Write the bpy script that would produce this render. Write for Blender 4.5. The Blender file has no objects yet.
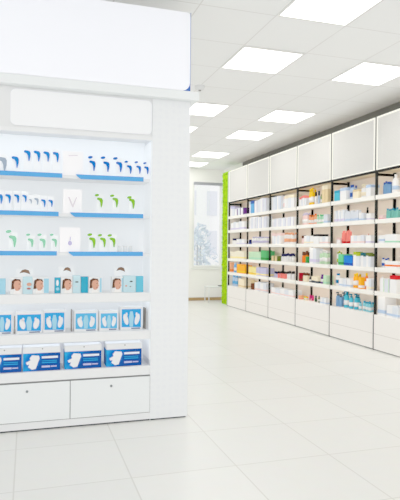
LAMP, WORLD, EXPO, GAM, STRIP_FILL, STRIP_FILL2, RECESS_GLOW = 7.0, 1.3, -0.15, 1.7, 6.5, 5.0, 0.21
import bpy, bmesh, math, random
from mathutils import Matrix, Vector
random.seed(7)
SC = bpy.context.scene
COL = SC.collection

# ------------------------------------------------------------------ materials
MATS = {}
def s2l(c):
    c /= 255.0
    return c / 12.92 if c <= 0.04045 else ((c + 0.055) / 1.055) ** 2.4
def tone(c): return 255.0 * (c / 255.0) ** GAM          # colours are given as displayed; the view gamma is undone here
def rgb(r, g, b): return (s2l(tone(r)), s2l(tone(g)), s2l(tone(b)), 1.0)
def mat(name, col, rough=0.5, spec=0.4, emit=None, estr=0.0, noise=0.0, nscale=20.0, trans=0.0, metal=0.0):
    if name in MATS: return MATS[name]
    m = bpy.data.materials.new(name); m.use_nodes = True
    nt = m.node_tree; b = nt.nodes['Principled BSDF']
    c = rgb(*col)
    b.inputs['Base Color'].default_value = c
    b.inputs['Roughness'].default_value = rough
    b.inputs['Specular IOR Level'].default_value = spec
    b.inputs['Metallic'].default_value = metal
    b.inputs['Transmission Weight'].default_value = trans
    if emit:
        b.inputs['Emission Color'].default_value = rgb(*emit); b.inputs['Emission Strength'].default_value = estr
    if noise:
        tc = nt.nodes.new('ShaderNodeTexCoord'); n = nt.nodes.new('ShaderNodeTexNoise'); r = nt.nodes.new('ShaderNodeValToRGB')
        n.inputs['Scale'].default_value = nscale; n.inputs['Detail'].default_value = 4
        r.color_ramp.elements[0].position = 0.3; r.color_ramp.elements[1].position = 0.7
        r.color_ramp.elements[0].color = tuple(x * (1 - noise) for x in c[:3]) + (1,)
        r.color_ramp.elements[1].color = tuple(min(1, x * (1 + noise)) for x in c[:3]) + (1,)
        nt.links.new(tc.outputs['Object'], n.inputs['Vector']); nt.links.new(n.outputs['Fac'], r.inputs['Fac'])
        nt.links.new(r.outputs['Color'], b.inputs['Base Color'])
    MATS[name] = m
    return m
def grid_mat(name, c1, c2, cm, w, h, ox, oy, mortar, rough, spec=0.4, mottling=12.0):
    """square tiles with thin joints, laid out in object space"""
    m = bpy.data.materials.new(name); m.use_nodes = True
    nt = m.node_tree; b = nt.nodes['Principled BSDF']
    tc = nt.nodes.new('ShaderNodeTexCoord'); mp = nt.nodes.new('ShaderNodeMapping')
    mp.inputs['Location'].default_value = (ox, oy, 0)
    br = nt.nodes.new('ShaderNodeTexBrick'); br.offset = 0.0; br.squash = 1.0
    br.inputs['Scale'].default_value = 1.0; br.inputs['Mortar Size'].default_value = mortar
    br.inputs['Mortar Smooth'].default_value = 0.3
    br.inputs['Brick Width'].default_value = w; br.inputs['Row Height'].default_value = h
    br.inputs['Color1'].default_value = rgb(*c1); br.inputs['Color2'].default_value = rgb(*c2); br.inputs['Mortar'].default_value = rgb(*cm)
    n = nt.nodes.new('ShaderNodeTexNoise'); n.inputs['Scale'].default_value = mottling; n.inputs['Detail'].default_value = 6
    mx = nt.nodes.new('ShaderNodeMix'); mx.data_type = 'RGBA'; mx.blend_type = 'SOFT_LIGHT'; mx.inputs['Factor'].default_value = 0.12
    nt.links.new(tc.outputs['Object'], mp.inputs['Vector']); nt.links.new(mp.outputs['Vector'], br.inputs['Vector'])
    nt.links.new(tc.outputs['Object'], n.inputs['Vector'])
    nt.links.new(br.outputs['Color'], mx.inputs['A']); nt.links.new(n.outputs['Color'], mx.inputs['B'])
    nt.links.new(mx.outputs['Result'], b.inputs['Base Color'])
    b.inputs['Roughness'].default_value = rough; b.inputs['Specular IOR Level'].default_value = spec
    MATS[name] = m
    return m
def dotted_mat(name, col, dark, scale, rough=0.5, bump=0.1):
    """fine regular pattern (perforation / embossing)"""
    m = bpy.data.materials.new(name); m.use_nodes = True
    nt = m.node_tree; b = nt.nodes['Principled BSDF']
    tc = nt.nodes.new('ShaderNodeTexCoord'); v = nt.nodes.new('ShaderNodeTexVoronoi'); v.inputs['Scale'].default_value = scale
    v.inputs['Randomness'].default_value = 0.25
    r = nt.nodes.new('ShaderNodeValToRGB'); r.color_ramp.elements[0].position = 0.15; r.color_ramp.elements[1].position = 0.45
    r.color_ramp.elements[0].color = rgb(*dark); r.color_ramp.elements[1].color = rgb(*col)
    bp = nt.nodes.new('ShaderNodeBump'); bp.inputs['Strength'].default_value = bump; bp.inputs['Distance'].default_value = 0.01
    nt.links.new(tc.outputs['Object'], v.inputs['Vector']); nt.links.new(v.outputs['Distance'], r.inputs['Fac'])
    nt.links.new(r.outputs['Color'], b.inputs['Base Color']); nt.links.new(v.outputs['Distance'], bp.inputs['Height'])
    nt.links.new(bp.outputs['Normal'], b.inputs['Normal'])
    b.inputs['Roughness'].default_value = rough
    MATS[name] = m
    return m
def emit_mat(name, col, strength):
    m = bpy.data.materials.new(name); m.use_nodes = True
    nt = m.node_tree; nt.nodes.clear()
    e = nt.nodes.new('ShaderNodeEmission'); o = nt.nodes.new('ShaderNodeOutputMaterial')
    e.inputs['Color'].default_value = rgb(*col); e.inputs['Strength'].default_value = strength
    nt.links.new(e.outputs[0], o.inputs[0]); MATS[name] = m
    return m

# product colours
PAL = dict(offwhite=(232,236,243), white=(246,246,247), palegrey=(226,230,238), paleblue=(196,216,240), lilac=(222,216,240), lavender=(208,206,234), cream=(248,238,214),
  beige=(232,212,172), ivory=(246,240,222), palepink=(247,222,220), pink=(240,150,170), coral=(250,150,142), red=(220,40,50), crimson=(190,25,60),
  peach=(250,190,150), orange=(245,140,45), amber=(253,190,50), yellow=(250,212,50), paleyellow=(250,238,170), yellowgreen=(190,205,50),
  lime=(190,225,80), olive=(120,135,60), green=(60,165,80), midgreen=(105,195,130), deepgreen=(30,95,70), mintgreen=(120,215,160), mint=(185,232,205),
  palegreen=(208,236,206), greenblue=(40,120,130), teal=(60,172,204), clearteal=(140,215,205), deepteal=(40,145,172), cyan=(85,212,236),
  lightcyan=(155,228,240), deepcyan=(20,140,190), skyblue=(120,190,235), blue=(60,110,190), deepblue=(20,90,190), azure=(20,140,225),
  clearblue=(140,185,225), navy=(40,50,110), purple=(130,70,160), magenta=(235,70,150), brown=(135,85,60), slate=(80,95,110), black=(28,28,32))
def pm(n): return mat('product_' + n, PAL[n], 0.55, 0.03, trans=0.25 if n.startswith('clear') or n in ('cyan', 'lightcyan') else 0.0)

# ------------------------------------------------------------------ mesh helper
class MB:
    def __init__(s): s.bm = bmesh.new(); s.mats = []
    def mi(s, m):
        if m not in s.mats: s.mats.append(m)
        return s.mats.index(m)
    def box(s, x0, x1, y0, y1, z0, z1, m, bev=0.0):
        x0, x1 = sorted((x0, x1)); y0, y1 = sorted((y0, y1)); z0, z1 = sorted((z0, z1))
        g = bmesh.ops.create_cube(s.bm, size=1.0)
        vs = g['verts']
        for v in vs: v.co = Vector(((x0 + x1) / 2 + v.co.x * (x1 - x0), (y0 + y1) / 2 + v.co.y * (y1 - y0), (z0 + z1) / 2 + v.co.z * (z1 - z0)))
        i = s.mi(m)
        fs = set(f for v in vs for f in v.link_faces)
        for f in fs: f.material_index = i
        if bev > 0:
            es = list(set(e for v in vs for e in v.link_edges))
            r = bmesh.ops.bevel(s.bm, geom=es, offset=bev, segments=2, affect='EDGES', profile=0.5)
            for f in r['faces']: f.material_index = i
        return s
    def lathe(s, cx, cy, prof, m, seg=16, sx=1.0, sy=1.0):
        i = s.mi(m); rings = []
        for r, z in prof:
            rings.append([s.bm.verts.new((cx + math.cos(2 * math.pi * k / seg) * r * sx, cy + math.sin(2 * math.pi * k / seg) * r * sy, z)) for k in range(seg)])
        for a, b in zip(rings, rings[1:]):
            for k in range(seg):
                f = s.bm.faces.new((a[k], a[(k + 1) % seg], b[(k + 1) % seg], b[k])); f.material_index = i; f.smooth = True
        f = s.bm.faces.new(list(reversed(rings[0]))); f.material_index = i
        f = s.bm.faces.new(rings[-1]); f.material_index = i
        return s
    def prism(s, pts, y0, y1, m):
        """outline given as (x, z), extruded from y0 (front) to y1"""
        i = s.mi(m)
        a = [s.bm.verts.new((x, y0, z)) for x, z in pts]; b = [s.bm.verts.new((x, y1, z)) for x, z in pts]
        n = len(pts); fs = [s.bm.faces.new(a), s.bm.faces.new(list(reversed(b)))]
        for k in range(n): fs.append(s.bm.faces.new((a[k], b[k], b[(k + 1) % n], a[(k + 1) % n])))
        for f in fs: f.material_index = i
        return s
    def tube(s, p, q, r, m, seg=10):
        i = s.mi(m); p = Vector(p); q = Vector(q); d = (q - p).normalized()
        u = d.orthogonal().normalized(); w = d.cross(u); rings = []
        for c in (p, q): rings.append([s.bm.verts.new(c + (u * math.cos(2 * math.pi * k / seg) + w * math.sin(2 * math.pi * k / seg)) * r) for k in range(seg)])
        for k in range(seg):
            f = s.bm.faces.new((rings[0][k], rings[0][(k + 1) % seg], rings[1][(k + 1) % seg], rings[1][k])); f.material_index = i; f.smooth = True
        for rr in rings:
            f = s.bm.faces.new(rr); f.material_index = i
        return s
    def build(s, name, parent=None, loc=None):
        bmesh.ops.recalc_face_normals(s.bm, faces=s.bm.faces[:])
        me = bpy.data.meshes.new(name); s.bm.to_mesh(me); s.bm.free()
        for m in s.mats: me.materials.append(m)
        o = bpy.data.objects.new(name, me); COL.objects.link(o)
        if parent is not None: o.parent = parent
        if loc is not None: o.location = loc
        return o
def ellipse(cx, cz, rx, rz, n=20, rot=0.0):
    c, s_ = math.cos(rot), math.sin(rot)
    return [(cx + math.cos(t) * rx * c - math.sin(t) * rz * s_, cz + math.cos(t) * rx * s_ + math.sin(t) * rz * c) for t in (2 * math.pi * k / n for k in range(n))]
def roundrect(x0, x1, z0, z1, r, n=6):
    P = []
    for cx, cz, a in ((x1 - r, z1 - r, 0), (x0 + r, z1 - r, 90), (x0 + r, z0 + r, 180), (x1 - r, z0 + r, 270)):
        for k in range(n + 1):
            t = math.radians(a + 90 * k / n); P.append((cx + r * math.cos(t), cz + r * math.sin(t)))
    return P
def empty(name, loc, rz=0.0):
    o = bpy.data.objects.new(name, None); COL.objects.link(o); o.location = loc; o.rotation_euler = (0, 0, rz); o.empty_display_size = 0.05
    return o
def tag(o, label, cat, group=None, kind=None):
    o['label'] = label; o['category'] = cat
    if group: o['group'] = group
    if kind: o['kind'] = kind
    return o
def struct(o): o['kind'] = 'structure'; return o
ORD = ['first', 'second', 'third', 'fourth', 'fifth', 'sixth', 'seventh', 'eighth', 'ninth', 'tenth', 'eleventh', 'twelfth']

# ------------------------------------------------------------------ common materials
M_white = mat('white_lacquer', (243, 244, 245), 0.35, 0.4)
M_white2 = mat('white_matt', (240, 241, 242), 0.6, 0.3)
M_wall = mat('cream_wall_paint', (253, 252, 250), 0.8, 0.2, noise=0.015, nscale=3)
M_floor = grid_mat('floor_tile', (237, 237, 234), (234, 234, 231), (219, 218, 213), 0.58, 0.58, 0.055, 0.1, 0.0045, 0.28, 0.45)
M_ceil = grid_mat('ceiling_tile', (252, 253, 254), (250, 251, 252), (236, 236, 236), 0.61, 0.64, -1.802, -4.466, 0.006, 0.9, 0.1, 60.0)
M_dark = mat('dark_grey_metal', (52, 53, 52), 0.6, 0.02)
M_black = mat('black_metal', (20, 17, 14), 0.6, 0.02)
M_back = mat('peach_cream_panel', (253, 242, 231), 0.7, 0.2)
M_shelf = mat('cream_white_shelf', (250, 246, 238), 0.5)
M_rail = mat('white_price_rail', (252, 250, 245), 0.4)
M_base = mat('base_cabinet_white', (248, 245, 242), 0.4)
M_sign = dotted_mat('perforated_sign_panel', (228, 227, 224), (220, 219, 217), 60.0)
M_edge = emit_mat('warm_edge_light', (255, 254, 243), 1.15)
M_canopy = mat('warm_canopy', (250, 236, 210), 0.6, 0.2)
M_lamp = emit_mat('ceiling_light_diffuser', (255, 254, 250), LAMP)
M_fill = emit_mat('fill_strip', (255, 250, 240), STRIP_FILL)  # glowing strips added under shelves and canopies to brighten the bays
M_frame = mat('white_frame', (245, 245, 243), 0.4)
M_blue = mat('blue_price_strip', (106, 182, 236), 0.6, 0.03)
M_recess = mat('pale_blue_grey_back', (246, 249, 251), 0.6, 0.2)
M_pillar = dotted_mat('embossed_white_panel', (244, 246, 248), (242, 244, 247), 22.0, 0.5, 0.012)
M_litsign = mat('lit_sign_white', (246, 247, 252), 0.5, 0.2, emit=(244, 246, 253), estr=0.25)
M_seam = mat('shadow_seam', (150, 152, 152), 0.8)
M_plinth = mat('shadow_plinth', (60, 66, 72), 0.7)  # dark colour stands in for the shadow line at the floor

# ------------------------------------------------------------------ setting
mb = MB(); mb.box(-6, 4.6, -3, 11.9, -0.05, 0, M_floor); struct(mb.build('floor'))
mb = MB(); mb.box(-6, 4.6, -3, 11.9, 2.98, 3.05, M_ceil); struct(mb.build('ceiling'))
mb = MB(); mb.box(4.27, 4.4, -3, 11.76, 0, 2.98, M_wall); struct(mb.build('wall_right'))
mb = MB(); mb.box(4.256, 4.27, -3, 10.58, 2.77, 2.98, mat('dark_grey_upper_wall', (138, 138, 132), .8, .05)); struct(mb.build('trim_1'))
WX0, WX1, WZ0, WZ1, WY = 3.53, 4.25, 0.735, 2.67, 11.76
mb = MB(); mb.box(-6, WX0, WY, WY + .14, 0, 2.98, M_wall); mb.box(WX1, 4.4, WY, WY + .14, 0, 2.98, M_wall)
mb.box(WX0, WX1, WY, WY + .14, 0, WZ0, M_wall); mb.box(WX0, WX1, WY, WY + .14, WZ1, 2.98, M_wall); struct(mb.build('wall_back'))
mb = MB(); mb.box(-6, 4.27, WY - .015, WY, 0, 0.07, mat('tan_wood', (190, 160, 110), 0.5)); struct(mb.build('baseboard_back'))
wf = MB()
wf.box(WX0, WX0 + .05, WY + .02, WY + .09, WZ0, WZ1, M_frame, .004); wf.box(WX1 - .05, WX1, WY + .02, WY + .09, WZ0, WZ1, M_frame, .004)
wf.box(WX0 + .05, WX1 - .05, WY + .02, WY + .09, WZ0, WZ0 + .06, M_frame, .004); wf.box(WX0 + .05, WX1 - .05, WY + .02, WY + .09, WZ1 - .05, WZ1, M_frame, .004)
win = struct(wf.build('window_1'))
gm = bpy.data.materials.new('window_glass'); gm.use_nodes = True
nt = gm.node_tree; nt.nodes.clear()
tr = nt.nodes.new('ShaderNodeBsdfTransparent'); gl = nt.nodes.new('ShaderNodeBsdfGlossy'); mx = nt.nodes.new('ShaderNodeMixShader'); oo = nt.nodes.new('ShaderNodeOutputMaterial')
gl.inputs['Roughness'].default_value = 0.02; mx.inputs[0].default_value = 0.06
nt.links.new(tr.outputs[0], mx.inputs[1]); nt.links.new(gl.outputs[0], mx.inputs[2]); nt.links.new(mx.outputs[0], oo.inputs[0])
MB().box(WX0 + .05, WX1 - .05, WY + .05, WY + .056, WZ0 + .06, WZ1 - .05, gm).build('pane', win)
MB().box(WX0 - .02, WX1, WY - .04, WY + .02, WZ0 - .03, WZ0, M_frame, .005).build('sill', win)
bl = MB(); bl.box(WX0 + .03, WX1 - .01, WY - .05, WY + .018, WZ1 - .06, WZ1, mat('grey_blind', (172, 174, 180), 0.6), .006)
tag(bl.build('roller_blind'), 'rolled up grey blind at the top of the window', 'blind')

# outside the window
mb = MB(); mb.box(-20, 40, 11.9, 60, -0.6, -0.5, mat('outside_paving', (215, 218, 222), 0.9)); struct(mb.build('ground'))
bd = empty('apartment_building', (11.0, 34.0, -0.5))
tag(bd, 'pale apartment block seen through the window, behind the shrubs', 'building')
M_fac = mat('facade_pale', (254, 254, 254), 0.9); M_fwin = mat('facade_window', (238, 240, 246), 0.5, 0.05)
MB().box(-6, 6, 0, 8, 0, 11, M_fac).build('facade', bd)
for i in range(8):
    for j in range(4):
        f = MB().box(-5.6 + i * 1.45, -4.9 + i * 1.45, -.06, 0, 1.2 + j * 2.6, 2.8 + j * 2.6, M_fwin, .01).build('window', bd)
def shrub(x, y, h, w, seed, label):
    rnd = random.Random(seed)
    root = empty('garden_shrub', (x, y, -0.5)); tag(root, label, 'shrub', 'shrubs outside the window')
    m = MB()
    lm = mat('shrub_leaf', (222, 230, 238), 0.9, noise=0.25, nscale=8)
    for k in range(260):
        a = rnd.uniform(0, 6.28); rr = w * math.sqrt(rnd.random()); z = h * (0.12 + 0.88 * rnd.random()); rr *= math.sin(math.pi * min(.97, z / h * .85 + .12))
        p = Vector((math.cos(a) * rr, math.sin(a) * rr, z)); d = rnd.uniform(.07, .16)
        vs = [m.bm.verts.new(p + Vector((rnd.uniform(-d, d), rnd.uniform(-d, d), rnd.uniform(-d, d)))) for _ in range(3)]
        f = m.bm.faces.new(vs); f.material_index = m.mi(lm)
    m.build('foliage', root)
    MB().lathe(0, 0, [(.06, 0), (.05, h * .4), (.02, h * .8)], mat('shrub_stem', (205, 205, 210), .9), 8).build('stem', root)
shrub(5.6, 18.0, 2.3, .75, 1, 'grey green shrub outside the window, nearest the glass')
shrub(6.5, 20.5, 2.6, .8, 2, 'taller grey green shrub outside, close to the moss wall side')
shrub(6.0, 23.0, 2.5, .9, 3, 'rounded grey green shrub farthest out, before the apartment block')

# moss wall
mm = bpy.data.materials.new('lime_moss'); mm.use_nodes = True
nt = mm.node_tree; b = nt.nodes['Principled BSDF']; b.inputs['Roughness'].default_value = 0.95; b.inputs['Specular IOR Level'].default_value = 0.1
tc = nt.nodes.new('ShaderNodeTexCoord'); n = nt.nodes.new('ShaderNodeTexNoise'); n.inputs['Scale'].default_value = 26; n.inputs['Detail'].default_value = 5
r = nt.nodes.new('ShaderNodeValToRGB'); r.color_ramp.elements[0].position = .33; r.color_ramp.elements[0].color = rgb(142, 190, 0)
r.color_ramp.elements[1].position = .62; r.color_ramp.elements[1].color = rgb(208, 246, 40)
nt.links.new(tc.outputs['Object'], n.inputs['Vector']); nt.links.new(n.outputs['Fac'], r.inputs['Fac']); nt.links.new(r.outputs['Color'], b.inputs['Base Color'])
mo = MB(); rnd = random.Random(3)
mo.box(0.03, .25, 0, .46, 0, 2.80, mm)
for k in range(2600):
    side = rnd.random()
    if side < .75: p = Vector((.03, rnd.uniform(.02, .44), rnd.uniform(.02, 2.78)))
    else: p = Vector((rnd.uniform(.06, .22), .46 , rnd.uniform(.01, 2.79)))
    d = rnd.uniform(.012, .026)
    nrm = Vector((-1, 0, 0)) if side < .75 else Vector((0, 1, 0))
    tip = p + nrm * rnd.uniform(.012, .035) + Vector((0, 0, rnd.uniform(-.01, .01)))
    t1 = nrm.cross(Vector((0, 0, 1))); i = mo.mi(mm)
    ring = [mo.bm.verts.new(p + t1 * d * math.cos(q) + Vector((0, 0, 1)) * d * math.sin(q)) for q in (0, 2.1, 4.2)]
    tv = mo.bm.verts.new(tip)
    for a in range(3):
        f = mo.bm.faces.new((ring[a], ring[(a + 1) % 3], tv)); f.material_index = i
tag(mo.build('moss_panel', None, (3.965, 10.60, 0)), 'lime green moss panel standing floor to ceiling between shelving and window', 'moss panel')

# low side table under the window
st = empty('side_table', (4.0, 11.36, 0)); tag(st, 'low white side table with thin legs under the window', 'table')
MB().box(-.26, .2, -.16, .16, .33, .35, M_white, .004).build('table_top', st)
for sx in (-.24, .18):
    for sy in (-.14, .14): MB().tube((sx, sy, 0), (sx, sy, .33), .011, M_white2).build('leg', st)
dk = MB().box(-.08, .05, -.07, .07, 0, .022, mat('dark_folder', (70, 78, 84), .5), .003).box(-.075, .052, -.066, .066, .006, .016, M_white)
tag(dk.build('folder', None, (4.10, 11.32, .35)), 'small dark folder lying on the low white table', 'folder')

# ceiling lights
GX, GY = (-1.846, -0.626, 1.814, 3.034), (-0.65, 1.27, 3.20, 4.478, 6.40, 7.69, 9.61, 10.86)
n_col = {1.814: 'row farther from the shelving', 3.034: 'row nearer the shelving', -0.626: 'row above the display unit', -1.846: 'row beyond the display unit'}
for gx in GX:
    k = 0
    for gy in GY:
        if gx < 1 and 3 < gy < 7: continue
        L = empty('ceiling_light', (gx + .285, gy + .3, 2.975))
        tag(L, '%s square ceiling light from the window, %s' % (ORD[len([q for q in GY if q > gy])], n_col[gx]), 'ceiling light', 'square ceiling lights')
        fr = MB()
        for a in ((-.295, -.283, -.305, .305), (.283, .295, -.305, .305), (-.283, .283, -.305, -.288), (-.283, .283, .288, .305)):
            fr.box(a[0], a[1], a[2], a[3], -.006, .004, M_frame)
        fr.build('frame', L)
        MB().box(-.283, .283, -.288, .288, -.004, .003, M_lamp).build('diffuser', L)
sd = empty('smoke_detector', (1.80, 5.76, 2.98)); tag(sd, 'small white round detector on the ceiling beside the display sign', 'detector')
MB().lathe(0, 0, [(.03, -.045), (.045, -.04), (.055, -.02), (.058, 0)], M_white2, 20).build('housing', sd)
MB().lathe(0, 0, [(.012, -.055), (.016, -.045)], M_seam, 12).build('sensor', sd)

# ------------------------------------------------------------------ shelving along the wall
Y0, W, SH = 5.5797, 0.9968, [1.835, 1.55, 1.265, .978, .698, .42]
BAYS = 'ABCDEF'
BAYTXT = {'F': 'first bay', 'E': 'second bay', 'D': 'third bay', 'C': 'fourth bay', 'B': 'fifth bay', 'A': 'sixth bay'}
for k, c in enumerate(BAYS):
    ya, yb = Y0 + (k - 1) * W, Y0 + k * W          # near and far joint
    o = empty('shelving_bay', (3.95, (ya + yb) / 2, 0))
    tag(o, '%s of tall white wall shelving from the moss panel%s' % (BAYTXT[c].replace(' bay', ' unit'), ', cut by frame edge' if c == 'A' else ''), 'shelving unit', 'wall shelving units')
    h = W / 2; g = .018
    MB().box(.285, .3, -h + .001, h - .001, .0, 2.75, M_back).build('back_panel', o)
    MB().box(.041, .284, -h + .002, h - .002, 2.125, 2.765, M_canopy).build('canopy', o)
    sp = MB().box(0, .035, -h + g, h - g, 2.14, 2.77, M_sign).build('sign_panel', o)
    ed = MB(); e = .018
    ed.box(-.006, 0, -h + g, -h + g + e, 2.14, 2.77, M_edge); ed.box(-.006, 0, h - g - e, h - g, 2.14, 2.77, M_edge)
    ed.box(-.006, 0, -h + g + e, h - g - e, 2.77 - e, 2.77, M_edge); ed.box(-.006, 0, -h + g + e, h - g - e, 2.14, 2.14 + e * .6, M_edge)
    ed.build('edge_light', sp)
    MB().box(.001, .034, -h + g, h - g, 2.113, 2.139, M_dark).build('lower_trim', o)
    MB().box(.041, .050, -h + .03, h - .03, 2.119, 2.1245, M_fill).build('fill_strip', o)  # added fill strip, tucked behind the trim
    for z in SH[:5]:
        s = MB().box(0.002, .284, -h + .02, h - .02, z - .03, z, M_shelf).build('shelf', o)
        MB().box(-.01, .001, -h + .014, h - .014, z - .047, z + .004, M_rail, .002).build('price_rail', s)
        MB().box(.004, .016, -h + .03, h - .03, z - .036, z - .031, M_fill).build('fill_strip', s)  # added fill strip behind the rail
    bc = MB().box(-.012, .284, -h + .0135, h - .0135, 0.012, .42, M_base, .003).build('base_cabinet', o)
    MB().box(-.0135, -.011, -h + .014, h - .014, .193, .197, mat('pale_seam', (212, 206, 200), .8)).build('drawer_gap', bc)
    MB().box(.01, .28, -h + .01, h - .01, 0, .012, M_plinth).build('plinth', o)
    MB().box(.001, .028, h - .0135, h + .0135, .42, 2.77, M_dark).box(-.006, .028, h - .0125, h + .0125, .0, .42, M_dark).build('front_upright', o)
    MB().box(.255, .284, h - .013, h + .013, .42, 2.12, M_black).build('rear_upright', o)
    MB().box(.0285, .255, h - .012, h + .012, 2.075, 2.105, M_black).build('bracket_arm', o)
    if c == 'A': MB().box(.001, .04, -h - .0135, -h + .0135, 0, 2.77, M_dark).build('front_upright', o)
    if c == 'F': MB().box(-.006, .3, h + .018, h + .026, 0, 2.77, M_shelf).build('end_panel', o)

def product(ty, x, y, z, w, d, h, m, a, name_label, cat, group):
    """x,y,z = base centre; w along the shelf (Y), d across it (X), h height"""
    A, B = pm(m), pm(a)
    loc = (x, y, z)
    if ty == 'carton':
        o = MB().box(-d / 2, d / 2, -w / 2, w / 2, 0, h, A, min(.002, w * .05))
        t = (name_label + ' ').lower()
        o = o.build('carton', None, loc)
        if ' top' in t or ' lid' in t: z0, z1 = h * .78, h
        elif ' base' in t: z0, z1 = 0, h * .38
        elif ' stripe' in t or ' band' in t: z0, z1 = h * .3, h * .55
        else: z0, z1 = h * .12, h * .30
        e = .0012
        if ' edge' in t or ' side' in t or ' line' in t:
            wrap = a in ('purple', 'olive')
            MB().box(-d / 2 - e, (d / 2 if wrap else -d / 2 + .001), -w / 2 - e * wrap, -w / 2 + w * (.3 if wrap else .16), h * .02, h * .98, B).build('printed_edge', o)
        else:
            zt = h + e if z1 == h else z1
            MB().box(-d / 2 - e, d / 2 + e, -w / 2 - e * (w > .03), w / 2 + e * 0, z0, zt, B).build('lid' if z1 == h else 'printed_band', o)
    elif ty in ('bottle', 'pump'):
        r = w / 2
        darkcap = a in ('black', 'navy', 'brown', 'slate') and m != 'black'
        hb = h * ((.66 if darkcap else .82) if ty == 'bottle' else .74)
        o = MB().lathe(0, 0, [(r * .95, 0), (r, .004), (r, hb * .88), (r * .86, hb * .96), (r * .55, hb), (r * .55, hb + .004)], A).build('bottle' if ty == 'bottle' else 'pump_bottle', None, loc)
        if not m.startswith('clear') and not darkcap: MB().lathe(0, 0, [(r * 1.015, hb * .25), (r * 1.015, hb * .6)], B if m in ('white', 'cream', 'paleblue') and a not in ('black', 'navy', 'slate', 'yellow') else pm('white')).build('bottle_label', o)
        if ty == 'bottle':
            rc = r * (.9 if darkcap else .72 if h > .1 else .82)
            MB().lathe(0, 0, [(rc, hb + .002), (rc, h * .97), (rc * .9, h)], B).build('cap', o)
        else:
            MB().lathe(0, 0, [(r * .62, hb + .002), (r * .62, hb + h * .1), (r * .22, hb + h * .11), (r * .22, h - .012)], B, 12).box(-r * .95, r * .3, -r * .42, r * .42, h - .02, h, B, .002).build('pump_head', o)
    elif ty == 'jug':
        r = w / 2
        o = MB().lathe(0, 0, [(r * .95, 0), (r, .006), (r, h * .62), (r * .75, h * .78), (r * .3, h * .86), (r * .3, h * .9)], A, 20).build('jug', None, loc)
        MB().lathe(0, 0, [(r * 1.01, h * .22), (r * 1.01, h * .42)], B, 20).build('jug_label', o)
        MB().lathe(0, 0, [(r * .36, h * .88), (r * .36, h)], pm('white'), 14).build('cap', o)
        MB().tube((0, r * .3, h * .85), (0, r * .85, h * .72), r * .12, A).tube((0, r * .85, h * .72), (0, r * .98, h * .5), r * .12, A).build('jug_grip', o)
    elif ty == 'jar':
        r = w / 2
        o = MB().lathe(0, 0, [(r * .92, 0), (r, .005), (r, h * .65), (r * .88, h * .7)], A).build('jar', None, loc)
        MB().lathe(0, 0, [(r * .98, h * .68), (r * 1.0, h * .95), (r * .92, h)], B).build('lid', o)
    else:                                              # tube standing on its cap
        r = w / 2; o = MB(); i = o.mi(A); prev = None
        for q in range(6):
            t = q / 5; z_ = h * (.2 + .8 * t)
            ring = [o.bm.verts.new((math.cos(2 * math.pi * j / 14) * r * (1 - .85 * t), math.sin(2 * math.pi * j / 14) * r * (1 + .15 * t), z_)) for j in range(14)]
            if prev:
                for j in range(14):
                    f = o.bm.faces.new((prev[j], prev[(j + 1) % 14], ring[(j + 1) % 14], ring[j])); f.material_index = i; f.smooth = True
            else: o.bm.faces.new(list(reversed(ring))).material_index = i
            prev = ring
        o.bm.faces.new(prev).material_index = i
        o = o.build('tube', None, loc)
        MB().lathe(0, 0, [(r * .78, 0), (r * .82, h * .2)], B, 14).build('cap', o)
    tag(o, name_label, cat, group)
    return o
SHELFTXT = ['top', 'second', 'third', 'fourth', 'fifth', 'lowest']
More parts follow.
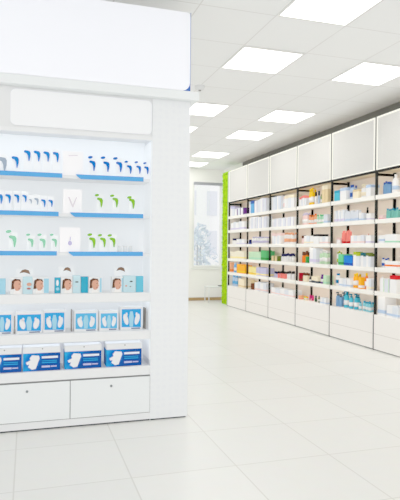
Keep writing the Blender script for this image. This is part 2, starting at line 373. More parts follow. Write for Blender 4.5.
PRODUCTS = {
'A': [
  [(5.545,5.402,0.154,0.034,'bottle','clearblue','blue','clear blue bottle',4),
   (5.392,5.267,0.211,0.081,'jug','white','paleblue','large white jug with pale blue label',1)],
  [(5.545,5.474,0.050,0.071,'carton','palepink','pink','low pale pink carton',1),
   (5.470,5.269,0.119,0.033,'bottle','clearteal','teal','clear teal bottle',5)],
  [(5.545,5.428,0.091,0.106,'carton','white','paleblue','white carton with pale blue band',1),
   (5.424,5.212,0.099,0.138,'carton','white','mint','wide white carton with mint corner',1)],
  [(5.545,5.457,0.116,0.042,'bottle','white','blue','white bottle with blue rings',2),
   (5.422,5.189,0.076,0.149,'carton','white','orange','white carton with orange stripe',1)],
  [(5.545,5.520,0.165,0.024,'tube','white','green','slim tube with green top',1),
   (5.516,5.345,0.164,0.067,'carton','white','palegreen','white carton with pale green edge',2),
   (5.327,5.204,0.186,0.080,'carton','white','red','white carton with red top',1)],
  [(5.545,5.414,0.204,0.083,'carton','white','paleblue','tall white carton',1),
   (5.394,5.181,0.130,0.069,'carton','white','paleblue','short white carton',2)],
 ],
'B': [
  [(6.542,6.407,0.140,0.088,'carton','cyan','teal','cyan carton',1),
   (6.395,6.252,0.157,0.080,'carton','white','paleblue','white carton',1),
   (6.248,6.153,0.195,0.041,'bottle','paleblue','blue','pale bottle with blue cap',2),
   (6.114,5.981,0.111,0.038,'carton','cream','beige','cream carton',2),
   (5.977,5.880,0.179,0.041,'pump','white','cream','white pump bottle',2),
   (5.812,5.709,0.139,0.061,'carton','white','paleblue','tall white carton',1)],
  [(6.542,6.293,0.152,0.030,'carton','white','lilac','slim white carton',6),
   (6.289,5.976,0.133,0.026,'carton','palegrey','paleblue','slim grey and white carton',7),
   (5.964,5.868,0.101,0.028,'carton','white','paleblue','narrow white carton',2),
   (5.864,5.831,0.157,0.031,'bottle','black','black','tall black bottle',1),
   (5.795,5.707,0.080,0.053,'carton','white','lilac','short white carton',1)],
  [(6.542,6.455,0.083,0.041,'jar','white','palepink','white jar',2),
   (6.451,6.222,0.166,0.029,'tube','coral','red','coral red tube',6),
   (6.148,5.842,0.105,0.044,'carton','white','palepink','white carton with faint pink print',4),
   (5.838,5.822,0.117,0.015,'tube','red','red','thin red tube',1),
   (5.806,5.698,0.095,0.065,'carton','white','lilac','white carton by the upright',1)],
  [(6.542,6.470,0.177,0.034,'bottle','white','yellowgreen','white bottle with lime cap',2),
   (6.427,6.306,0.139,0.067,'carton','mintgreen','green','mint green carton',1),
   (6.302,6.097,0.129,0.059,'carton','azure','deepblue','bright blue carton',2),
   (6.087,5.933,0.170,0.044,'carton','white','yellowgreen','white carton with lime top',2),
   (5.927,5.811,0.166,0.034,'carton','white','greenblue','white carton with dark teal top',2),
   (5.804,5.694,0.164,0.033,'carton','white','olive','white carton with olive top',2)],
  [(6.542,6.470,0.156,0.068,'bottle','white','deepcyan','white bottle with round blue cap',1),
   (6.408,6.137,0.104,0.050,'carton','white','paleblue','plain white carton',3),
   (6.133,6.031,0.184,0.045,'bottle','amber','yellow','amber yellow bottle',2),
   (5.955,5.885,0.137,0.041,'carton','amber','white','short amber carton',1),
   (5.881,5.835,0.188,0.044,'bottle','orange','yellow','orange bottle',1),
   (5.796,5.688,0.135,0.032,'carton','white','cream','cream white carton',2)],
  [(6.542,6.407,0.177,0.058,'pump','clearblue','slate','clear bottle with slate pump',2),
   (6.371,6.252,0.207,0.066,'pump','cyan','teal','slim cyan bottle',1),
   (6.240,6.037,0.202,0.058,'pump','cyan','deepteal','cyan pump bottle',2),
   (6.024,5.740,0.117,0.042,'bottle','lightcyan','teal','pale cyan bottle',4)],
 ],
'C': [
  [(7.538,7.335,0.150,0.036,'carton','white','coral','white carton with coral base',4),
   (7.331,7.193,0.239,0.046,'bottle','yellow','yellow','tall yellow bottle',2),
   (7.177,7.108,0.181,0.035,'bottle','white','black','white bottle with black cap',1),
   (7.096,7.028,0.189,0.035,'bottle','paleblue','slate','pale bottle with slate cap',1),
   (7.018,6.965,0.139,0.027,'bottle','green','deepgreen','slim green bottle',1),
   (6.888,6.726,0.240,0.042,'carton','beige','cream','tall cream carton',2)],
  [(7.538,7.370,0.179,0.032,'bottle','palepink','lilac','small blush bottle',5),
   (7.356,7.118,0.148,0.040,'bottle','peach','orange','peach orange bottle',3),
   (7.104,6.906,0.136,0.034,'bottle','mint','mintgreen','mint bottle',3),
   (6.831,6.718,0.136,0.030,'carton','palegrey','paleblue','pale blue grey carton',2)],
  [(7.538,7.442,0.127,0.046,'jar','palepink','brown','blush jar with brown lid',2),
   (7.400,7.114,0.120,0.047,'carton','white','cream','ivory carton',3),
   (7.099,6.943,0.131,0.080,'carton','white','black','white carton with black lid',1),
   (6.928,6.711,0.099,0.038,'carton','white','palepink','pale blush carton',3)],
  [(7.538,7.392,0.174,0.046,'bottle','orange','brown','orange bottle',3),
   (7.331,7.255,0.094,0.037,'carton','green','green','small green carton',1),
   (7.213,7.015,0.215,0.050,'carton','white','lilac','tall white carton',2),
   (7.011,6.779,0.187,0.039,'bottle','palegreen','white','pale green bottle',4)],
  [(7.538,7.486,0.120,0.052,'carton','crimson','brown','crimson carton',1),
   (7.482,7.362,0.133,0.038,'bottle','cream','brown','cream bottle with brown cap',3),
   (7.312,7.245,0.075,0.033,'bottle','black','black','small black bottle',1),
   (7.162,6.958,0.088,0.052,'carton','cream','slate','cream carton with dark base',2),
   (6.954,6.883,0.123,0.049,'bottle','purple','purple','purple bottle',1),
   (6.807,6.713,0.118,0.049,'carton','palegreen','mint','pale green carton',1)],
  [(7.538,7.474,0.055,0.061,'carton','peach','coral','peach carton',1),
   (7.470,7.415,0.051,0.052,'bottle','lime','yellow','lime bottle',1),
   (7.411,7.323,0.050,0.051,'bottle','yellow','orange','yellow bottle',1),
   (7.318,7.198,0.086,0.030,'tube','magenta','pink','magenta tube',2),
   (7.128,7.059,0.085,0.035,'bottle','deepgreen','slate','dark green bottle',1),
   (7.036,6.974,0.086,0.032,'bottle','olive','deepgreen','olive green bottle',1),
   (6.888,6.720,0.083,0.029,'carton','white','paleblue','small white carton',3)],
 ],
'D': [
  [(8.535,8.195,0.220,0.046,'carton','white','paleblue','white carton with pale blue edge',4),
   (8.191,8.139,0.196,0.050,'bottle','white','palepink','white bottle',1),
   (8.050,7.720,0.216,0.051,'carton','white','cream','tall ivory carton',3)],
  [(8.535,7.745,0.139,0.043,'carton','white','lilac','white carton with lilac line',9)],
  [(8.535,8.181,0.174,0.040,'carton','white','palepink','white carton with pink top',5),
   (8.177,7.800,0.174,0.041,'bottle','white','peach','white bottle with peach cap',5)],
  [(8.535,8.284,0.088,0.076,'carton','beige','olive','beige carton with olive side',2),
   (8.280,7.810,0.136,0.038,'bottle','white','navy','white bottle with navy cap',6)],
  [(8.535,8.392,0.100,0.045,'bottle','lavender','navy','lavender bottle with navy cap',3),
   (8.388,8.083,0.114,0.035,'bottle','coral','black','coral bottle with black cap',4),
   (8.065,7.804,0.128,0.040,'bottle','white','black','white bottle with black cap',3)],
  [(8.535,7.720,0.110,0.077,'carton','white','palepink','low pale carton',5)],
 ],
'E': [
  [(9.532,9.457,0.213,0.038,'carton','white','paleblue','short white carton',2),
   (9.453,9.313,0.219,0.056,'carton','skyblue','blue','sky blue carton',1),
   (9.291,8.764,0.236,0.054,'carton','white','lilac','white carton with lilac edge',4)],
  [(9.532,8.756,0.206,0.045,'carton','white','lavender','slim white carton with lavender line',8)],
  [(9.532,9.494,0.084,0.038,'carton','navy','blue','navy carton',1),
   (9.490,8.835,0.136,0.055,'bottle','white','lavender','white bottle with lavender cap',6)],
  [(9.532,9.006,0.147,0.051,'carton','palegreen','mint','pale green carton',5),
   (8.993,8.730,0.169,0.055,'carton','midgreen','green','deep green carton',2)],
  [(9.532,9.190,0.136,0.059,'carton','paleyellow','yellow','pale yellow carton',3),
   (9.177,8.756,0.144,0.058,'carton','lavender','paleyellow','lavender carton',3)],
  [(9.532,9.368,0.175,0.052,'jar','brown','beige','brown jar',2),
   (9.252,8.749,0.152,0.052,'carton','white','palepink','white carton',4)],
 ],
'F': [
  [(10.529,10.310,0.199,0.059,'carton','white','lavender','white carton',2),
   (10.292,9.795,0.150,0.062,'carton','white','purple','white carton with purple edge',3)],
  [(10.529,9.762,0.155,0.064,'carton','white','lilac','white carton',5)],
  [(10.529,10.300,0.125,0.051,'bottle','white','navy','white bottle with navy cap',3),
   (10.171,9.753,0.098,0.052,'carton','white','lilac','plain white carton',3)],
  [(10.529,9.772,0.147,0.062,'carton','ivory','paleyellow','ivory carton',5)],
  [(10.529,10.463,0.186,0.066,'carton','peach','orange','peach carton',1),
   (10.459,10.287,0.190,0.048,'bottle','skyblue','paleblue','sky blue bottle',2),
   (10.163,9.740,0.165,0.053,'carton','amber','yellow','amber carton',3)],
  [(10.529,10.225,0.201,0.076,'bottle','paleblue','skyblue','pale blue bottle',2),
   (10.069,9.758,0.171,0.059,'carton','cream','beige','cream carton',2)],
 ],
}
rndp = random.Random(11)
for c in BAYS:
    for si, row in enumerate(PRODUCTS[c]):
        total = {}
        for it in row: total[it[6 + 1]] = total.get(it[7], 0) + it[8]
        seen = {}
        for ya, yb, h, wp, ty, m, a, look, n in row:
            for q in range(n):
                step = (ya - yb) / n
                y = ya - step * (q + .5)
                seen[look] = seen.get(look, 0) + 1
                where = 'on %s shelf, %s from moss panel' % (SHELFTXT[si], BAYTXT[c])
                lab = (ORD[seen[look] - 1] + ' ' if total[look] > 1 else '') + look + ' ' + where
                hh = h * 1.08 * (rndp.uniform(.78 if ty == 'tube' else .88, 1.02) if n > 1 else 1)
                if ty == 'carton':
                    w = step - (.006 if step > .03 else .004); d = min(.16, max(.05, w * 1.3))
                    x = 3.975 + d / 2 + (rndp.uniform(0, .012) if n > 1 else 0)
                else:
                    w = min(wp, step * .9); d = w
                    x = 4.03 + w / 2 * .3 + rndp.uniform(-.008, .012)
                cat = {'pump': 'bottle'}.get(ty, ty)
                grp = '%s products on the %s shelf of the %s' % (cat, SHELFTXT[si], BAYTXT[c])
                if n > 1 and ty != 'carton' and q < n - 1:
                    product(ty, x + w * 1.25, y - step * .5, SH[si], w * .96, d, hh * .98, m, a, '%s %s at back of %s shelf, %s from moss panel' % (ORD[q], look, SHELFTXT[si], BAYTXT[c]), cat, grp)
                if m == 'white' and q % 2 and ty == 'carton': mm_ = 'offwhite'
                else: mm_ = m
                product(ty, x, y, SH[si], w, d, hh, mm_, a, lab, cat, grp)

# ------------------------------------------------------------------ display unit in front
M_fill2 = emit_mat('cool_fill_strip', (240, 247, 255), STRIP_FILL2)  # glowing strips added to brighten the display recess
XL, XR, YF, YB = -.75, .815, 3.69, 3.95
U = empty('display_unit', (0, YF, 0)); tag(U, 'white illuminated display unit with blue price strips, drawers and broad side pillar', 'display unit')
D = YB - YF
MB().box(XR, 1.084, 0, .45, .012, 2.222, M_pillar).build('pillar', U)
MB().box(XR + .01, 1.075, .01, .44, 0, .012, M_plinth).build('pillar_foot', U)
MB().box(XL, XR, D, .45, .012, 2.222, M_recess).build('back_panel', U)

MB().box(XR - .004, XR - .0002, .01, D - .0002, .42, 1.93, M_recess).build('glow_liner', U)  # glowing liner added to lighten the shaded pillar side
MB().box(XL - .04, XL, 0, D, .012, 2.222, M_white).build('side_panel', U)
M_recess.node_tree.nodes['Principled BSDF'].inputs['Emission Color'].default_value = (.93, .97, 1, 1); M_recess.node_tree.nodes['Principled BSDF'].inputs['Emission Strength'].default_value = RECESS_GLOW  # emission added to the recess panels to lift their shade; no lamp behind
M_hdr = mat('header_sign_white', (249, 250, 252), .5, .1, emit=(246, 248, 253), estr=.08)
hp = MB().box(XL, XR, .012, D, 1.958, 2.222, M_white2).build('header', U)
MB().prism(roundrect(-.11, XR - .004, 1.972, 2.205, .035), .004, .013, M_hdr).build('header_panel', hp)
MB().box(XL, XR, -.006, .03, 1.932, 1.957, M_white).build('header_rail', U)
MB().box(XL + .02, XR - .02, .034, .05, 1.95, 1.957, M_fill2).build('fill_strip', U)  # added fill strip under the header
MB().box(XL - .05, 1.135, -.05, .5, 2.223, 2.283, mat('ledge_white', (246, 249, 250), .5), .004).build('ledge', U)
ROW = [1.672, 1.418, 1.158, .885, .625, .380]
for i, z in enumerate(ROW):
    if i < 3:
        s = MB().box(XL, XR, .032, D, z - .022, z, M_white).build('shelf', U)
        bot = .216 if i == 0 else (.195 if i == 1 else .185)
        MB().prism([(XL, z - .022), (bot, z - .022), (bot, z + .008), (XL, z + .008)], .022, .031, M_blue).build('price_strip', s)
        a = bot + (.085 if i else .1)
        MB().prism([(a + .02, z - .024), (.76, z - .022), (.76, z + .008), (a - .012, z + .006), (a - .004, z - .006)], .018, .031, M_blue).build('price_strip', s)
    else:
        s = MB().box(XL, XR, .004, D, z - .062, z, M_white, .003).build('shelf', U)
        if i < 5: MB().box(XL + .02, XR - .02, .09, .1, z - .068, z - .0625, M_fill2).build('fill_strip', s)  # added fill strip, hidden under the shelf
for x0, x1 in ((-.72, .274), (.280, .812)):
    d = MB().box(x0, x1, -.004, .2, .062, .309, mat('drawer_white', (244, 247, 248), .4), .002).build('drawer', U)
    xc = .005 if x0 < 0 else .546
    lk = MB()
    lk.bm.free(); lk.bm = bmesh.new()
    lk.prism(ellipse(xc, .26, .0085, .0085), -.009, -.004, mat('steel_lock', (150, 156, 160), .3, metal=.7)).build('lock', d)
MB().box(XL, XR, .004, .24, .012, .058, M_white).build('kick_board', U)
MB().box(XL, XR, .0, .23, .058, .0625, M_seam).box(XL, XR, .0, .23, .3095, .3145, M_seam).box(.2745, .2795, .0, .2, .0625, .309, M_seam).box(.8125, .8149, .0, .2, .062, .309, M_seam).build('drawer_gap', U)
MB().box(XL, XR, .012, .24, 0, .012, M_plinth).build('plinth', U)

LB = empty('lightbox_sign', (0, YF - .04, 2.283)); tag(LB, 'large blank white lightbox sign with blue edge on top of display unit', 'sign')
MB().box(-.9, 1.071, 0, .4, 0, .545, M_frame).build('box_body', LB)
M_sb = mat('sign_blue', (70, 130, 205), .5, .05)
MB().prism([(1.02, 0), (1.072, 0), (1.072, .545), (1.068, .545), (1.064, .05)], -.003, -.0002, M_sb).build('blue_edge', LB)
br = [(1.066 - .055 + .055 * math.cos(math.radians(t)), .057 + .055 * math.sin(math.radians(t))) for t in range(-90, 1, 10)]
tr_ = [(1.066 - .03 + .03 * math.cos(math.radians(t)), .511 + .03 * math.sin(math.radians(t))) for t in range(0, 91, 15)]
MB().prism([(-.89, .002)] + br + tr_ + [(-.89, .541)], -.007, -.0031, M_litsign).build('sign_face', LB)

# --- blister packs on the three upper rows
M_pack = mat('clear_white_pack', (248, 250, 252), .5, .1, emit=(246, 250, 255), estr=RECESS_GLOW * .7)  # faint glow put into the packs so they blend with the recess
APP = {'blue': (40, 150, 222), 'darkblue': (22, 134, 214), 'grey': (176, 190, 206), 'green': (150, 205, 60), 'mint': (160, 222, 190)}
def pack(x, ztop, row, col, dot, sc, label, w=.05):
    z0 = ROW[row]; Y = YF + .055
    o = MB().box(-w / 2, w / 2, -.004, .004, 0, ztop - z0 + .03, M_pack, .002).build('blister_pack', None, (x, Y + .004, z0))
    tag(o, label, 'pack', 'applicator packs on the upper rows')
    zt = ztop - z0; m = mat('applicator_' + col, APP[col], .6, .02)
    s = sc
    pts = [(-.026 * s, .002), (-.016 * s, .008 * s), (.012 * s, .004 * s), (.02 * s, -.01 * s), (.019 * s, -.034 * s), (.011 * s, -.066 * s), (.005 * s, -.064 * s), (.001 * s, -.03 * s), (-.006 * s, -.014 * s), (-.022 * s, -.008 * s)]
    a = MB().prism([(px, zt + pz) for px, pz in pts], -.013, -.0042, m).build('applicator', o)
    if dot:
        MB().prism(ellipse(dot[0] - x, dot[1] - z0, .017 * s, .0095 * s, 16, .2), -.012, -.0042, m).build('nozzle', o)
side = lambda x: 'before the white card' if x < .25 else 'after the white card'
def packs(row, rowtxt, items):
    cnt = {}
    for x, z, col, dot, sc in items:
        key = (side(x), col); cnt[key] = cnt.get(key, 0) + 1
    idx = {}
    for x, z, col, dot, sc in items:
        key = (side(x), col); i = idx.get(key, 0); idx[key] = i + 1
        cn = {'blue': 'blue', 'darkblue': 'dark blue', 'grey': 'faint grey', 'green': 'lime green', 'mint': 'pale mint'}[col]
        pack(x, z, row, col, dot, sc, '%swhite pack with %s applicator, %s row, %s' % (ORD[i] + ' ' if cnt[key] > 1 else '', cn, rowtxt, side(x)), .05 if row != 1 else .042)
packs(0, 'top', [(-.155, 1.76, 'grey', None, 1.2), (-.077, 1.771, 'blue', None, 1.0), (-.003, 1.815, 'blue', None, .95), (.058, 1.816, 'blue', None, .95), (.118, 1.815, 'blue', None, .9), (.178, 1.815, 'blue', None, .9),
  (.417, 1.772, 'darkblue', (.400, 1.801), .95), (.511, 1.771, 'darkblue', (.485, 1.803), .95), (.598, 1.774, 'darkblue', (.569, 1.803), .95), (.668, 1.756, 'darkblue', (.644, 1.784), .8), (.733, 1.756, 'darkblue', (.714, 1.785), .75), (.788, 1.754, 'darkblue', (.774, 1.782), .72)])
packs(1, 'second', [(-.17, 1.525, 'blue', None, .85), (-.119, 1.526, 'blue', None, .8), (-.067, 1.527, 'blue', None, .75), (-.019, 1.526, 'blue', None, .65), (.018, 1.502, 'grey', None, .4), (.056, 1.508, 'grey', None, .6), (.1, 1.501, 'blue', None, .68), (.146, 1.500, 'blue', None, .65),
  (.469, 1.524, 'green', (.446, 1.547), .9), (.574, 1.527, 'green', (.549, 1.547), .9), (.688, 1.525, 'green', (.668, 1.540), .95)])
packs(2, 'third', [(-.089, 1.258, 'mint', (-.117, 1.291), 1.05), (.022, 1.242, 'mint', (.004, 1.272), .8), (.097, 1.242, 'mint', (.075, 1.273), .85), (.172, 1.243, 'mint', (.152, 1.274), .75),
  (.421, 1.253, 'green', (.401, 1.279), .98), (.492, 1.253, 'green', (.469, 1.276), .9), (.557, 1.254, 'green', (.535, 1.276), .9)])

# --- white cards in the gaps between the price strips
M_card = mat('glossy_white_card', (254, 253, 255), .4, emit=(250, 248, 255), estr=.08)  # slight glow put into the cards to whiten them
M_lil = mat('faint_lilac_print', (206, 200, 236), .5); M_faint = mat('faint_grey_print', (232, 226, 232), .5)
for row, x0, x1, zt, txt in ((0, .218, .352, 1.833, 'plain white square card standing in the gap of the top row'), (1, .222, .346, 1.581, 'white square card with faint strokes in the gap of second row'), (2, .202, .338, 1.327, 'white square card with lilac drop mark in gap of third row')):
    w, hh = x1 - x0, zt - ROW[row] - .001
    o = MB().box(-w / 2, w / 2, 0, .012, 0, hh, M_card, .003).build('display_card', None, ((x0 + x1) / 2, YF + .036, ROW[row])); tag(o, txt, 'card', 'white cards between the price strips')
    if row == 1:
        MB().prism([(-.03, .11), (-.02, .11), (.002, .06), (.024, .11), (.03, .11), (.006, .04), (-.002, .04)], -.0012, -.0001, M_faint).build('printed_mark', o)
    elif row == 2:
        MB().prism(ellipse(0, .062, .013, .016) , -.0012, -.0001, M_lil).build('printed_mark', o)
        MB().prism([(-.003, .08), (.003, .08), (.006, .105), (.002, .105)], -.0012, -.0001, M_lil).build('printed_mark', o)
    else:
        MB().prism([(-.03, .125), (.03, .13), (.03, .136), (-.03, .131)], -.0012, -.0001, M_faint).build('printed_mark', o)
# clear holder and small white jars, third row
M_acr = gm
h = MB(); h.box(-.036, .036, -.02, -.017, 0, .125, M_acr).box(-.036, .036, .017, .02, 0, .155, M_acr).box(-.036, -.033, -.017, .017, 0, .14, M_acr).box(.033, .036, -.017, .017, 0, .14, M_acr).box(-.033, .033, -.017, .017, 0, .003, M_acr)
tag(h.build('acrylic_holder', None, (.768, YF + .08, ROW[2])), 'clear acrylic holder at the pillar end of the third row', 'holder')
for i, x in enumerate((.607, .645, .683)):
    o = MB().lathe(0, 0, [(.013, 0), (.015, .004), (.015, .035), (.012, .038)], mat('faint_white_jar', (236, 240, 242), .3)).build('jar', None, (x, YF + .075, ROW[2]))
    MB().lathe(0, 0, [(.0135, .037), (.0135, .05)], M_white, 14).build('lid', o)
    tag(o, '%s tiny white jar beside the lime green packs, third row' % ORD[i], 'jar', 'tiny white jars')

# --- row four: face cartons
M_skin = mat('printed_skin', (226, 176, 152), .6); M_hair = mat('printed_hair', (120, 84, 66), .6, .03, noise=.2, nscale=60); M_lb = mat('printed_light_blue', (176, 222, 240), .5, .03); M_tl = mat('printed_teal', (70, 182, 210), .5, .03)
M_lip = mat('printed_lip', (190, 120, 115), .6)
def face_box(x0, x1, tealw, label, z0=ROW[3], h=.108, Y=YF + .05):
    """carton whose front carries a printed head in profile; tealw > 0 puts a blue strip after it"""
    w = x1 - x0; xf = w - tealw
    o = MB().box(0, w, 0, .06, 0, h, M_white, .001).build('face_carton', None, (x0, Y, z0)); tag(o, label, 'carton', 'cartons with a printed head')
    if tealw > 0: MB().prism([(xf, .004), (w - .001, .004), (w - .001, h * .92), (xf, h * .92)], -.001, -.0001, M_lb).build('blue_panel', o)
    c = xf * .53
    MB().prism([(c - .034, h * .28), (c - .030, h * .8), (c - .01, h * .93), (c + .022, h * .88), (c + .03, h * .7), (c, h * .74), (c - .014, h * .5), (c - .014, h * .3)], -.0012, -.0001, M_hair).build('printed_hair', o)
    MB().prism([(c - .018, h * .55), (c - .012, h * .76), (c + .01, h * .82), (c + .026, h * .72), (c + .027, h * .52), (c + .031, h * .44), (c + .026, h * .4), (c + .024, h * .3), (c + .012, h * .2), (c - .004, h * .2), (c - .014, h * .36)], -.0018, -.0001, M_skin).build('printed_face', o)
    MB().prism(ellipse(c + .017, h * .345, .007, .003), -.0024, -.0002, M_lip).prism(ellipse(c + .017, h * .6, .005, .0025), -.0024, -.0002, M_hair).build('printed_features', o)
    MB().prism([(c - .02, .001), (c + .03, .001), (c + .018, h * .2), (c - .012, h * .24)], -.0014, -.0001, mat('printed_collar', (252, 250, 248), .6)).build('printed_collar', o)
face_box(-.105, -.03, 0, 'white carton with printed head, nearest the frame edge, fourth row')
face_box(.036, .138, .032, 'carton with printed head and light blue end panel, fourth row')
face_box(.215, .290, 0, 'carton with printed head just behind teal pouch, fourth row')
face_box(.396, .484, .014, 'carton with printed head between teal block and empty gap, fourth row')
face_box(.552, .628, .008, 'carton with printed head nearest the pillar, fourth row')
def card_box(x0, x1, zt, m, label, marks=(), Y=YF + .05, d=.05, name='carton', hair=None):
    w = x1 - x0; h = zt - ROW[3]
    o = MB().box(0, w, 0, d, 0, h, m, .0012).build(name, None, (x0, Y, ROW[3])); tag(o, label, 'carton', 'small cartons on the fourth row')
    for (a, b, rx, rz, mm) in marks: MB().prism(ellipse(a, b, rx, rz), -.0012, -.0001, mm).build('printed_mark', o)
    if hair: MB().prism([(p, q) for p, q in hair], .01, .014, M_hair).build('hair_print', o)
M_tealpale = mat('pale_teal_print', (205, 232, 240), .5)
arc = lambda x, z, s: [(x - .034 * s, z - .012), (x - .02 * s, z + .01), (x, z + .016), (x + .02 * s, z + .008), (x + .03 * s, z - .02), (x + .012 * s, z - .012), (x - .008 * s, z - .006)]
card_box(-.24, -.133, .985, M_lb, 'light blue carton cut by the frame edge, fourth row')
card_box(-.027, .033, .996, M_tealpale, 'narrow carton with cropped lips print between two heads, fourth row', ((.038, .035, .014, .007, M_lip), (.04, .062, .016, .012, M_skin)))
card_box(.174, .212, .99, M_tl, 'teal pouch carton before the middle printed head, fourth row', ((.018, .07, .008, .02, M_white), (.02, .03, .01, .01, M_lb)))
card_box(.293, .343, 1.003, M_tealpale, 'pale carton with a dark eye mark, middle of fourth row', ((.025, .075, .012, .0045, M_dark), (.022, .045, .006, .004, M_faint)))
card_box(.346, .393, .995, M_tl, 'solid teal carton, middle of fourth row')
card_box(.631, .718, .998, M_tealpale, 'pale carton with two dark marks nearest the pillar, fourth row', ((.055, .075, .011, .005, M_dark), (.02, .045, .008, .006, M_skin), (.05, .04, .006, .004, M_seam)))
card_box(.721, .772, .996, mat('printed_cyan', (120, 205, 228), .5, .03), 'rounded cyan carton end beside the pillar, fourth row')
def topper(x0, x1, z, ax, s, label):
    o = MB().box(0, x1 - x0, 0, .01, 0, z - ROW[3], mat('backing_card_white', (249, 251, 252), .5, .1, emit=(246, 250, 255), estr=RECESS_GLOW * .6)).build('backing_card', None, (x0, YF + .13, ROW[3])); tag(o, label, 'card', 'backing cards with brown hair print')  # faint glow put into the card so it merges with the recess
    MB().prism([(p - x0, q - ROW[3]) for p, q in arc(ax, z - .02, s)], -.002, -.0002, mat('printed_light_hair', (160, 132, 112), .6, .03)).build('printed_hair', o)
topper(-.07, .04, 1.048, -.012, 1.1, 'white backing card with large brown hair sweep, toward frame edge')
topper(.2, .31, 1.062, .262, .85, 'white backing card with brown hair sweep above teal pouch')
topper(.58, .70, 1.062, .628, 1.0, 'white backing card with brown hair sweep nearest the pillar')

# --- row five: light blue cartons with two white pads
M_b5 = [mat('carton_light_blue', (104, 196, 238), .45, .03), mat('carton_sky_blue', (66, 178, 234), .45, .03)]
def pad_box(x0, x1, zt, m, label, lift=0.0, dark=False):
    w = x1 - x0; z0 = ROW[4]; h = zt - z0
    o = MB().box(-.008, w + .008, 0, .09, 0, h + .016, M_white, .0015).build('pad_carton', None, (x0, YF + .055 + lift, z0)); tag(o, label, 'carton', 'light blue pad cartons')
    MB().prism([(0, .018), (w, .014), (w, h), (0, h)], -.001, -.0001, m).build('blue_print', o)
    MB().prism([(w * .42, .02), (w * .58, .02), (w * .62, h * .6), (w * .56, h * .88), (w * .44, h * .88), (w * .38, h * .6)], -.0014, -.0001, M_lb).build('printed_panel', o)
    for c, sg in ((.22, 1), (.8, -1)):
        MB().prism(ellipse(w * c, h * .5, w * .115, h * .27, 16, .25 * sg), -.002, -.0002, M_white).prism(ellipse(w * (c + .03 * sg), h * .74, w * .05, h * .09, 12), -.002, -.0002, M_white).build('printed_pad', o)
    MB().prism([(w * .5, .004), (w * .96, .004), (w * .96, .012), (w * .5, .012)], -.001, -.0001, mat('printed_caption', (90, 120, 160), .6)).build('caption_line', o)
pad_box(-.21, -.095, .752, M_b5[1], 'light blue pad carton cut by the frame edge, fifth row')
pad_box(-.060, .090, .750, M_b5[1], 'sky blue pad carton, second along the fifth row')
pad_box(.112, .240, .756, M_b5[1], 'sky blue pad carton, third along fifth row, over the dark blue cartons gap', .012)
pad_box(.312, .450, .748, M_b5[0], 'pale blue pad carton in the middle of the fifth row')
pad_box(.480, .592, .744, M_b5[0], 'narrower pale blue pad carton, next to the last one on fifth row')
pad_box(.624, .760, .768, M_b5[1], 'sky blue pad carton nearest the pillar, fifth row', .01)
# dark tips peeking out between the cartons
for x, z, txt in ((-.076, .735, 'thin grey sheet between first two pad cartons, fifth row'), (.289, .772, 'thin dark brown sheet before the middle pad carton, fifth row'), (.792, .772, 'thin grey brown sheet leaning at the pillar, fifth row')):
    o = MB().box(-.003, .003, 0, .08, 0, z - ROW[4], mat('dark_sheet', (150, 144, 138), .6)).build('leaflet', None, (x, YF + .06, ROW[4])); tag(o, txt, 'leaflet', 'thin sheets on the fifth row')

# --- row six: dark blue cartons in white trays
def blue_carton_mat():
    m = bpy.data.materials.new('carton_deep_blue'); m.use_nodes = True
    nt = m.node_tree; b = nt.nodes['Principled BSDF']; b.inputs['Roughness'].default_value = .6; b.inputs['Specular IOR Level'].default_value = .03
    tc = nt.nodes.new('ShaderNodeTexCoord'); n = nt.nodes.new('ShaderNodeTexNoise'); n.inputs['Scale'].default_value = 14
    sx = nt.nodes.new('ShaderNodeSeparateXYZ'); ad = nt.nodes.new('ShaderNodeMath'); ad.operation = 'MULTIPLY_ADD'; ad.inputs[1].default_value = 3.4; 
    r = nt.nodes.new('ShaderNodeValToRGB'); e = r.color_ramp.elements
    e[0].position = .30; e[0].color = rgb(60, 195, 240); e[1].position = .95; e[1].color = rgb(26, 98, 178)
    q = e.new(.62); q.color = rgb(26, 140, 218)
    nt.links.new(tc.outputs['Object'], n.inputs['Vector']); nt.links.new(tc.outputs['Object'], sx.inputs[0]); nt.links.new(sx.outputs['X'], ad.inputs[0]); nt.links.new(n.outputs['Fac'], ad.inputs[2])
    nt.links.new(ad.outputs[0], r.inputs['Fac']); nt.links.new(r.outputs['Color'], b.inputs['Base Color'])
    return m
M_db = blue_carton_mat(); M_txt = mat('printed_white_line', (240, 244, 252), .5); M_txt2 = mat('printed_lilac_line', (206, 206, 240), .5); M_cy = mat('printed_cyan_line', (60, 176, 232), .5, .03)
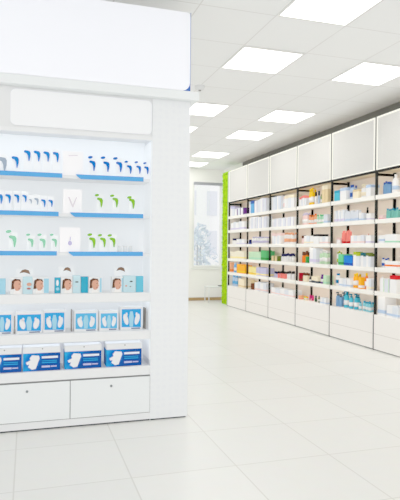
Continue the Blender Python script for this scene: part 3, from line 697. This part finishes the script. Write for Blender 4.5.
def sole_box(x0, x1, label, rz=0.0):
    w = x1 - x0; z0 = ROW[5]; h = .117
    o = MB().box(0, w, 0, .14, 0, h, M_db, .0012).build('insole_carton', None, (x0, YF + .03, z0)); o.rotation_euler.z = rz; tag(o, label, 'carton', 'dark blue insole cartons')
    lid = MB().box(.0, w, .004, .14, h, h + .040, M_white, .0015).build('white_lid', o)
    MB().prism(ellipse(w * .52, h + .028, .004, .004, 10), .0025, .004, M_dark).build('hang_hole', lid)
    MB().prism([(w * .14, h * .25), (w * .24, h * .1), (w * .34, h * .14), (w * .40, h * .5), (w * .44, h * .72), (w * .42, h * .86), (w * .24, h * .9), (w * .18, h * .74), (w * .20, h * .62), (w * .08, h * .5), (w * .11, h * .38), (w * .17, h * .4)], -.0014, -.0001, M_white).build('printed_insole', o)
    for a, b_, zz, t, m in ((.5, .93, .76, .11, M_txt), (.5, .9, .56, .035, M_cy), (.5, .9, .46, .05, M_cy), (.5, .72, .24, .09, M_txt2), (.74, .9, .24, .05, M_txt2)):
        MB().prism([(w * a, h * (zz - t / 2)), (w * b_, h * (zz - t / 2)), (w * b_, h * (zz + t / 2)), (w * a, h * (zz + t / 2))], -.0012, -.0001, m).build('printed_line', o)
sole_box(-.25, -.030, 'dark blue insole carton cut by frame edge, bottom row')
sole_box(-.022, .214, 'dark blue insole carton beside the cut one, bottom row')
sole_box(.242, .484, 'dark blue insole carton above the drawer divide, bottom row')
sole_box(.518, .760, 'dark blue insole carton nearest the pillar, bottom row')

# ------------------------------------------------------------------ light
w = bpy.data.worlds.new('World'); SC.world = w; w.use_nodes = True
w.node_tree.nodes['Background'].inputs[0].default_value = (1.0, 1.0, 1.0, 1); w.node_tree.nodes['Background'].inputs[1].default_value = WORLD
SC.view_settings.view_transform = 'Standard'; SC.view_settings.exposure = EXPO; SC.view_settings.gamma = GAM
# ------------------------------------------------------------------ camera
yaw, pit, rol = .3062, -.0048, .0097
fw = Vector((math.sin(yaw) * math.cos(pit), math.cos(yaw) * math.cos(pit), math.sin(pit)))
rt = Vector((math.cos(yaw), -math.sin(yaw), 0)); up = rt.cross(fw)
r2 = rt * math.cos(rol) + up * math.sin(rol); u2 = up * math.cos(rol) - rt * math.sin(rol)
cd = bpy.data.cameras.new('Camera'); cam = bpy.data.objects.new('Camera', cd); COL.objects.link(cam)
M = Matrix((r2, u2, -fw)).transposed().to_4x4(); M.translation = Vector((0, 0, 1.2)); cam.matrix_world = M
cd.sensor_fit = 'HORIZONTAL'; cd.sensor_width = 36; cd.lens = 546.05 / 400 * 36; cd.clip_start = .05
SC.camera = cam
